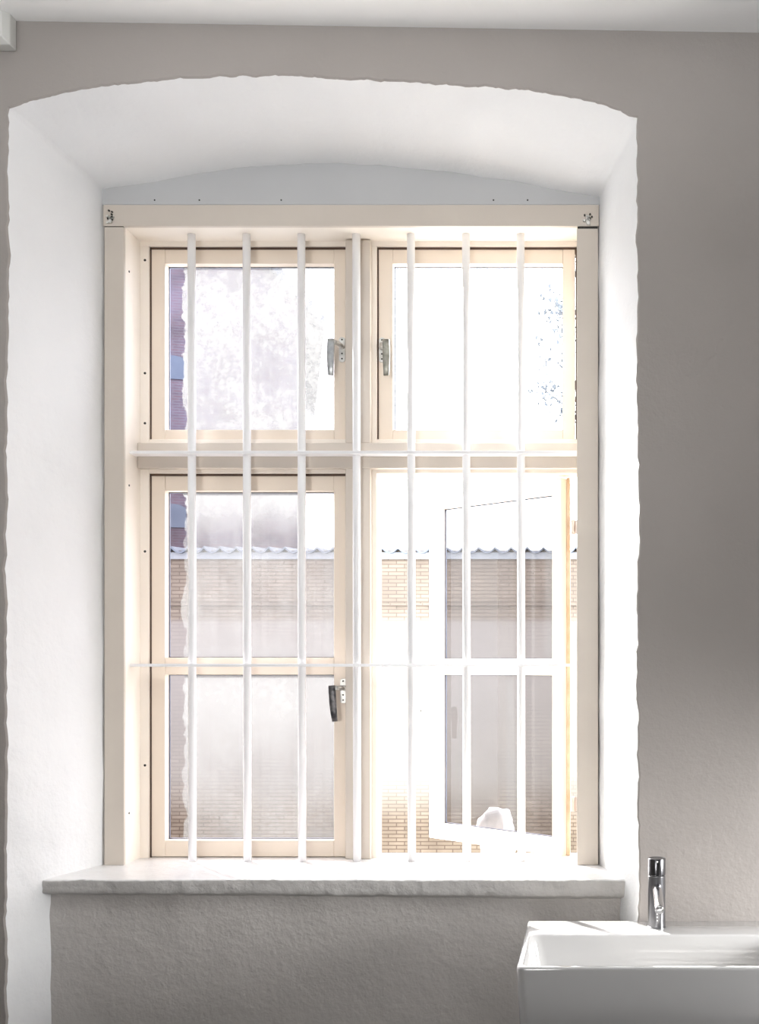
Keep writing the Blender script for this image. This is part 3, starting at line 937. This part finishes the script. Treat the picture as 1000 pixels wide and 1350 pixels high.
# tall gabled brick house behind, at the left
DH = 24.0
hx1 = X(403, DH); hx0 = hx1 - 8.5
eave = Z(429, DH) + 0.45
hou = empty('gabled_house', (hx1, Y(DH), -1.95), math.radians(15))
tag(hou, 'tall mauve brick house with a steep gable, beyond the courtyard behind the left casements', 'house')
HO = Vector(hou.location)
mid = (hx0 + hx1) / 2; rise = (hx1 - mid) * 1.02
bm = bmesh.new()
poly = [(hx0, -1.95), (hx1, -1.95), (hx1, eave), (mid, eave + rise), (hx0, eave)]
a = [bm.verts.new((x, Y(DH), z)) for x, z in poly]; b = [bm.verts.new((x, Y(DH) + 9, z)) for x, z in poly]
bm.faces.new(a); bm.faces.new(b[::-1])
for i in range(5): bm.faces.new((a[(i + 1) % 5], a[i], b[i], b[(i + 1) % 5]))
bmesh.ops.recalc_face_normals(bm, faces=bm.faces)
olink('wall', bm, M['brick2'], hou, HO)
bm = bmesh.new()
ov = 0.42
for sgn, xe in ((1, hx1), (-1, hx0)):
    d = Vector((sgn, 0, -1.02)).normalized()
    r0 = Vector((mid, 0, eave + rise + 0.12)); r1 = Vector((xe, 0, eave + 0.12)) + d * ov * 1.3
    q = []
    for yy in (Y(DH) - 0.25, Y(DH) + 9.2):
        for r in (r0, r1):
            for th in (0, -0.22): q.append(bm.verts.new((r.x, yy, r.z + th)))
    for f in ((0, 1, 3, 2), (4, 6, 7, 5), (0, 2, 6, 4), (1, 5, 7, 3), (0, 4, 5, 1), (2, 3, 7, 6)):
        bm.faces.new([q[i] for i in f])
bmesh.ops.recalc_face_normals(bm, faces=bm.faces)
olink('roof', bm, M['roof'], hou, HO)
for zc in (Z(690, DH), Z(500, DH)):
    for xc in (X(236, DH) - 1.9, X(236, DH), X(236, DH) + 1.9):
        if not (hx0 + 0.8 < xc < hx1 - 0.8): continue
        bm = bmesh.new()
        pr = [(xc - 0.42, zc - 0.9), (xc + 0.42, zc - 0.9)] + [(xc + 0.42 * math.cos(t * math.pi / 10), zc + 0.3 + 0.42 * math.sin(t * math.pi / 10)) for t in range(11)]
        pr = [(xc + (x - xc) * 0.7, zc + 0.1 + (z - zc) * 0.3) for x, z in pr]
        a = [bm.verts.new((x, Y(DH) - 0.03, z)) for x, z in pr]; b = [bm.verts.new((x, Y(DH) + 0.05, z)) for x, z in pr]
        bm.faces.new(a); bm.faces.new(b[::-1])
        for i in range(len(a)):
            j = (i + 1) % len(a); bm.faces.new((a[j], a[i], b[i], b[j]))
        bmesh.ops.recalc_face_normals(bm, faces=bm.faces)
        olink('window', bm, M['bpane'], hou, HO)

# tree right of the window, its twigs reach into the upper right pane
DT = 15.0
tr = empty('tree', (X(860, DT), Y(DT), -1.95))
tag(tr, 'pale sunlit tree whose outer twigs show in the upper right pane', 'tree')
TO = Vector(tr.location)
bm = bmesh.new(); lf = bmesh.new()
def leafc(p, n, r):
    for _ in range(n):
        c = p + Vector([random.gauss(0, r) for _ in range(3)])
        s = random.uniform(0.025, 0.055)
        u = Vector([random.gauss(0, 1) for _ in range(3)]).normalized(); w = u.orthogonal().normalized()
        q = [lf.verts.new(c + u * s), lf.verts.new(c + w * s * 0.5), lf.verts.new(c - u * s), lf.verts.new(c - w * s * 0.5)]
        lf.faces.new(q)
def limb(a, b, ra, rb, depth):
    n = 4; prev = a
    for i in range(1, n + 1):
        t = i / n
        q = a.lerp(b, t) + (Vector([random.gauss(0, 0.05) for _ in range(3)]) * (b - a).length * (0.5 if i < n else 0))
        add_tube(bm, prev, q, ra + (rb - ra) * (i - 1) / n, ra + (rb - ra) * i / n, n=7, caps=False)
        if depth > 0 and i >= 2:
            for _ in range(2):
                dirv = ((b - a).normalized() + Vector([random.gauss(0, 0.5) for _ in range(3)])).normalized()
                limb(q, q + dirv * (b - a).length * random.uniform(0.25, 0.4), rb * 0.9, rb * 0.4, depth - 1)
        if depth == 0: leafc(q, 5, 0.06)
        prev = q
base = Vector((X(860, DT), Y(DT), -1.95)); fork = Vector((X(865, DT), Y(DT), Z(640, DT)))
add_tube(bm, base, fork, 0.22, 0.15, n=14)
for (px, py, dy) in ((728, 466, 0.2), (722, 525, -0.3), (800, 380, 0.6), (880, 340, 0), (960, 400, .4), (1000, 480, -.3), (930, 560, .5), (790, 480, -.8), (860, 420, .9)):
    limb(fork if px > 760 else P(800, 560, DT), P(px, py, DT) + Vector((0, dy, 0)), 0.07 if px > 760 else 0.02, 0.018 if px > 760 else 0.006, 2 if px > 760 else 1)
olink('trunk', bm, M['bark'], tr, TO)
olink('foliage', lf, M['leaf'], tr, TO)

# crumpled white sack on the outer sill behind the open casement
D_s = 3.49
bm = bmesh.new()
bmesh.ops.create_icosphere(bm, subdivisions=4, radius=1.0)
for v in bm.verts:
    p = v.co.copy()
    f = 1 + 0.22 * nz(*(p * 1.6)) + 0.16 * abs(nz(*(p * 3.1 + Vector((4, 0, 0))))) - 0.10 * abs(nz(*(p * 5)))
    v.co = Vector((p.x * 0.055 * f, p.y * 0.045 * f, max(-0.088, p.z * 0.098 * f)))
    if p.x < -0.2 and p.z > 0.25: v.co.x -= 0.016
sk = link('sack', bm, M['sack'], smooth=True)
sk.location = (X(657, D_s), Y(D_s), EYE - 0.560 - 0.105 * (D_s - 3.185) / 0.475 + 0.088)
tag(sk, 'small crumpled white plastic sack on the outer sill behind the open casement', 'sack')

# ================================================================= LIGHT
w = bpy.data.worlds.new('world'); scene.world = w; w.use_nodes = True
nt = w.node_tree; nt.nodes.clear()
bg = nt.nodes.new('ShaderNodeBackground'); wo = nt.nodes.new('ShaderNodeOutputWorld')
bg.inputs['Color'].default_value = (0.97, 0.985, 1.0, 1)
bg.inputs['Strength'].default_value = 13.2
nt.links.new(bg.outputs[0], wo.inputs[0])

sun = bpy.data.lights.new('sun', 'SUN'); sun.energy = 24.0; sun.angle = math.radians(0.6); sun.color = (1.0, 0.97, 0.92)
so = bpy.data.objects.new('sun', sun); col.objects.link(so)
d = Vector((0.756, -1.0, -0.82)).normalized()          # travel direction of the light
so.rotation_euler = d.to_track_quat('-Z', 'Y').to_euler()
so.location = (-4, 6, 8)

def area(name, loc, target, sx_, sy_, power, color=(1, 1, 1)):
    l = bpy.data.lights.new(name, 'AREA'); l.shape = 'RECTANGLE'; l.size = sx_; l.size_y = sy_; l.energy = power; l.color = color
    o = bpy.data.objects.new(name, l); col.objects.link(o); o.location = loc
    o.rotation_euler = (Vector(target) - Vector(loc)).to_track_quat('-Z', 'Y').to_euler()
    return o
area('ceiling_fill', (-0.5, -1.5, 2.5), (-0.5, -1.49, 3.0), 3.2, 0.4, 33, (0.97, 0.985, 1.0))  # added lamp out of view, only there to brighten the ceiling
sl = bpy.data.lights.new('side_fill', 'SPOT'); sl.energy = 190; sl.spot_size = math.radians(76); sl.spot_blend = 1.0; sl.shadow_soft_size = 0.25  # added unseen fill light for the lower wall beside the basin
slo = bpy.data.objects.new('side_fill', sl); col.objects.link(slo); slo.location = (1.5, -0.88, 1.2)
slo.rotation_euler = (Vector((0.42, -0.32, 0.66)) - slo.location).to_track_quat('-Z', 'Y').to_euler()
sp_ = bpy.data.lights.new('window_fill', 'SPOT'); sp_.energy = 260; sp_.spot_size = math.radians(40); sp_.spot_blend = 1.0; sp_.shadow_soft_size = 0.45  # added fill light behind the camera, lifts the window joinery and reveal
sp_.color = (1.0, 0.99, 0.98)
spo = bpy.data.objects.new('window_fill', sp_); col.objects.link(spo); spo.location = (-0.9, -4.6, 1.5)
spo.rotation_euler = (Vector((-0.62, 0.0, 1.9)) - spo.location).to_track_quat('-Z', 'Y').to_euler()
# portal to help sampling the sky through the window
pl = bpy.data.lights.new('sky_portal', 'AREA'); pl.shape = 'RECTANGLE'; pl.size = 1.35; pl.size_y = 1.8
pl.cycles.is_portal = True
po = bpy.data.objects.new('sky_portal', pl); col.objects.link(po)
po.location = (-0.63, 0.25, 1.75); po.rotation_euler = Vector((0, -1, 0)).to_track_quat('-Z', 'Z').to_euler()

# ================================================================= CAMERA
cam = bpy.data.cameras.new('camera'); co = bpy.data.objects.new('camera', cam); col.objects.link(co)
cam.sensor_fit = 'AUTO'; cam.sensor_width = 36.0; cam.lens = F / 1350 * 36.0
cam.shift_x = (500 - CX) / 1350; cam.shift_y = (CY - 675) / 1350
co.location = (0, -3.0, EYE); co.rotation_euler = (math.pi / 2, 0, 0)
cam.clip_start = 0.05; cam.clip_end = 300
scene.camera = co

scene.view_settings.view_transform = 'Standard'
scene.view_settings.look = 'None'
scene.view_settings.exposure = 0.0
scene.view_settings.gamma = 1.0
cy = scene.cycles
cy.use_denoising = True
cy.max_bounces = 12; cy.diffuse_bounces = 8; cy.glossy_bounces = 4; cy.transparent_max_bounces = 16
cy.caustics_reflective = False; cy.caustics_refractive = False
cy.sample_clamp_indirect = 6.0
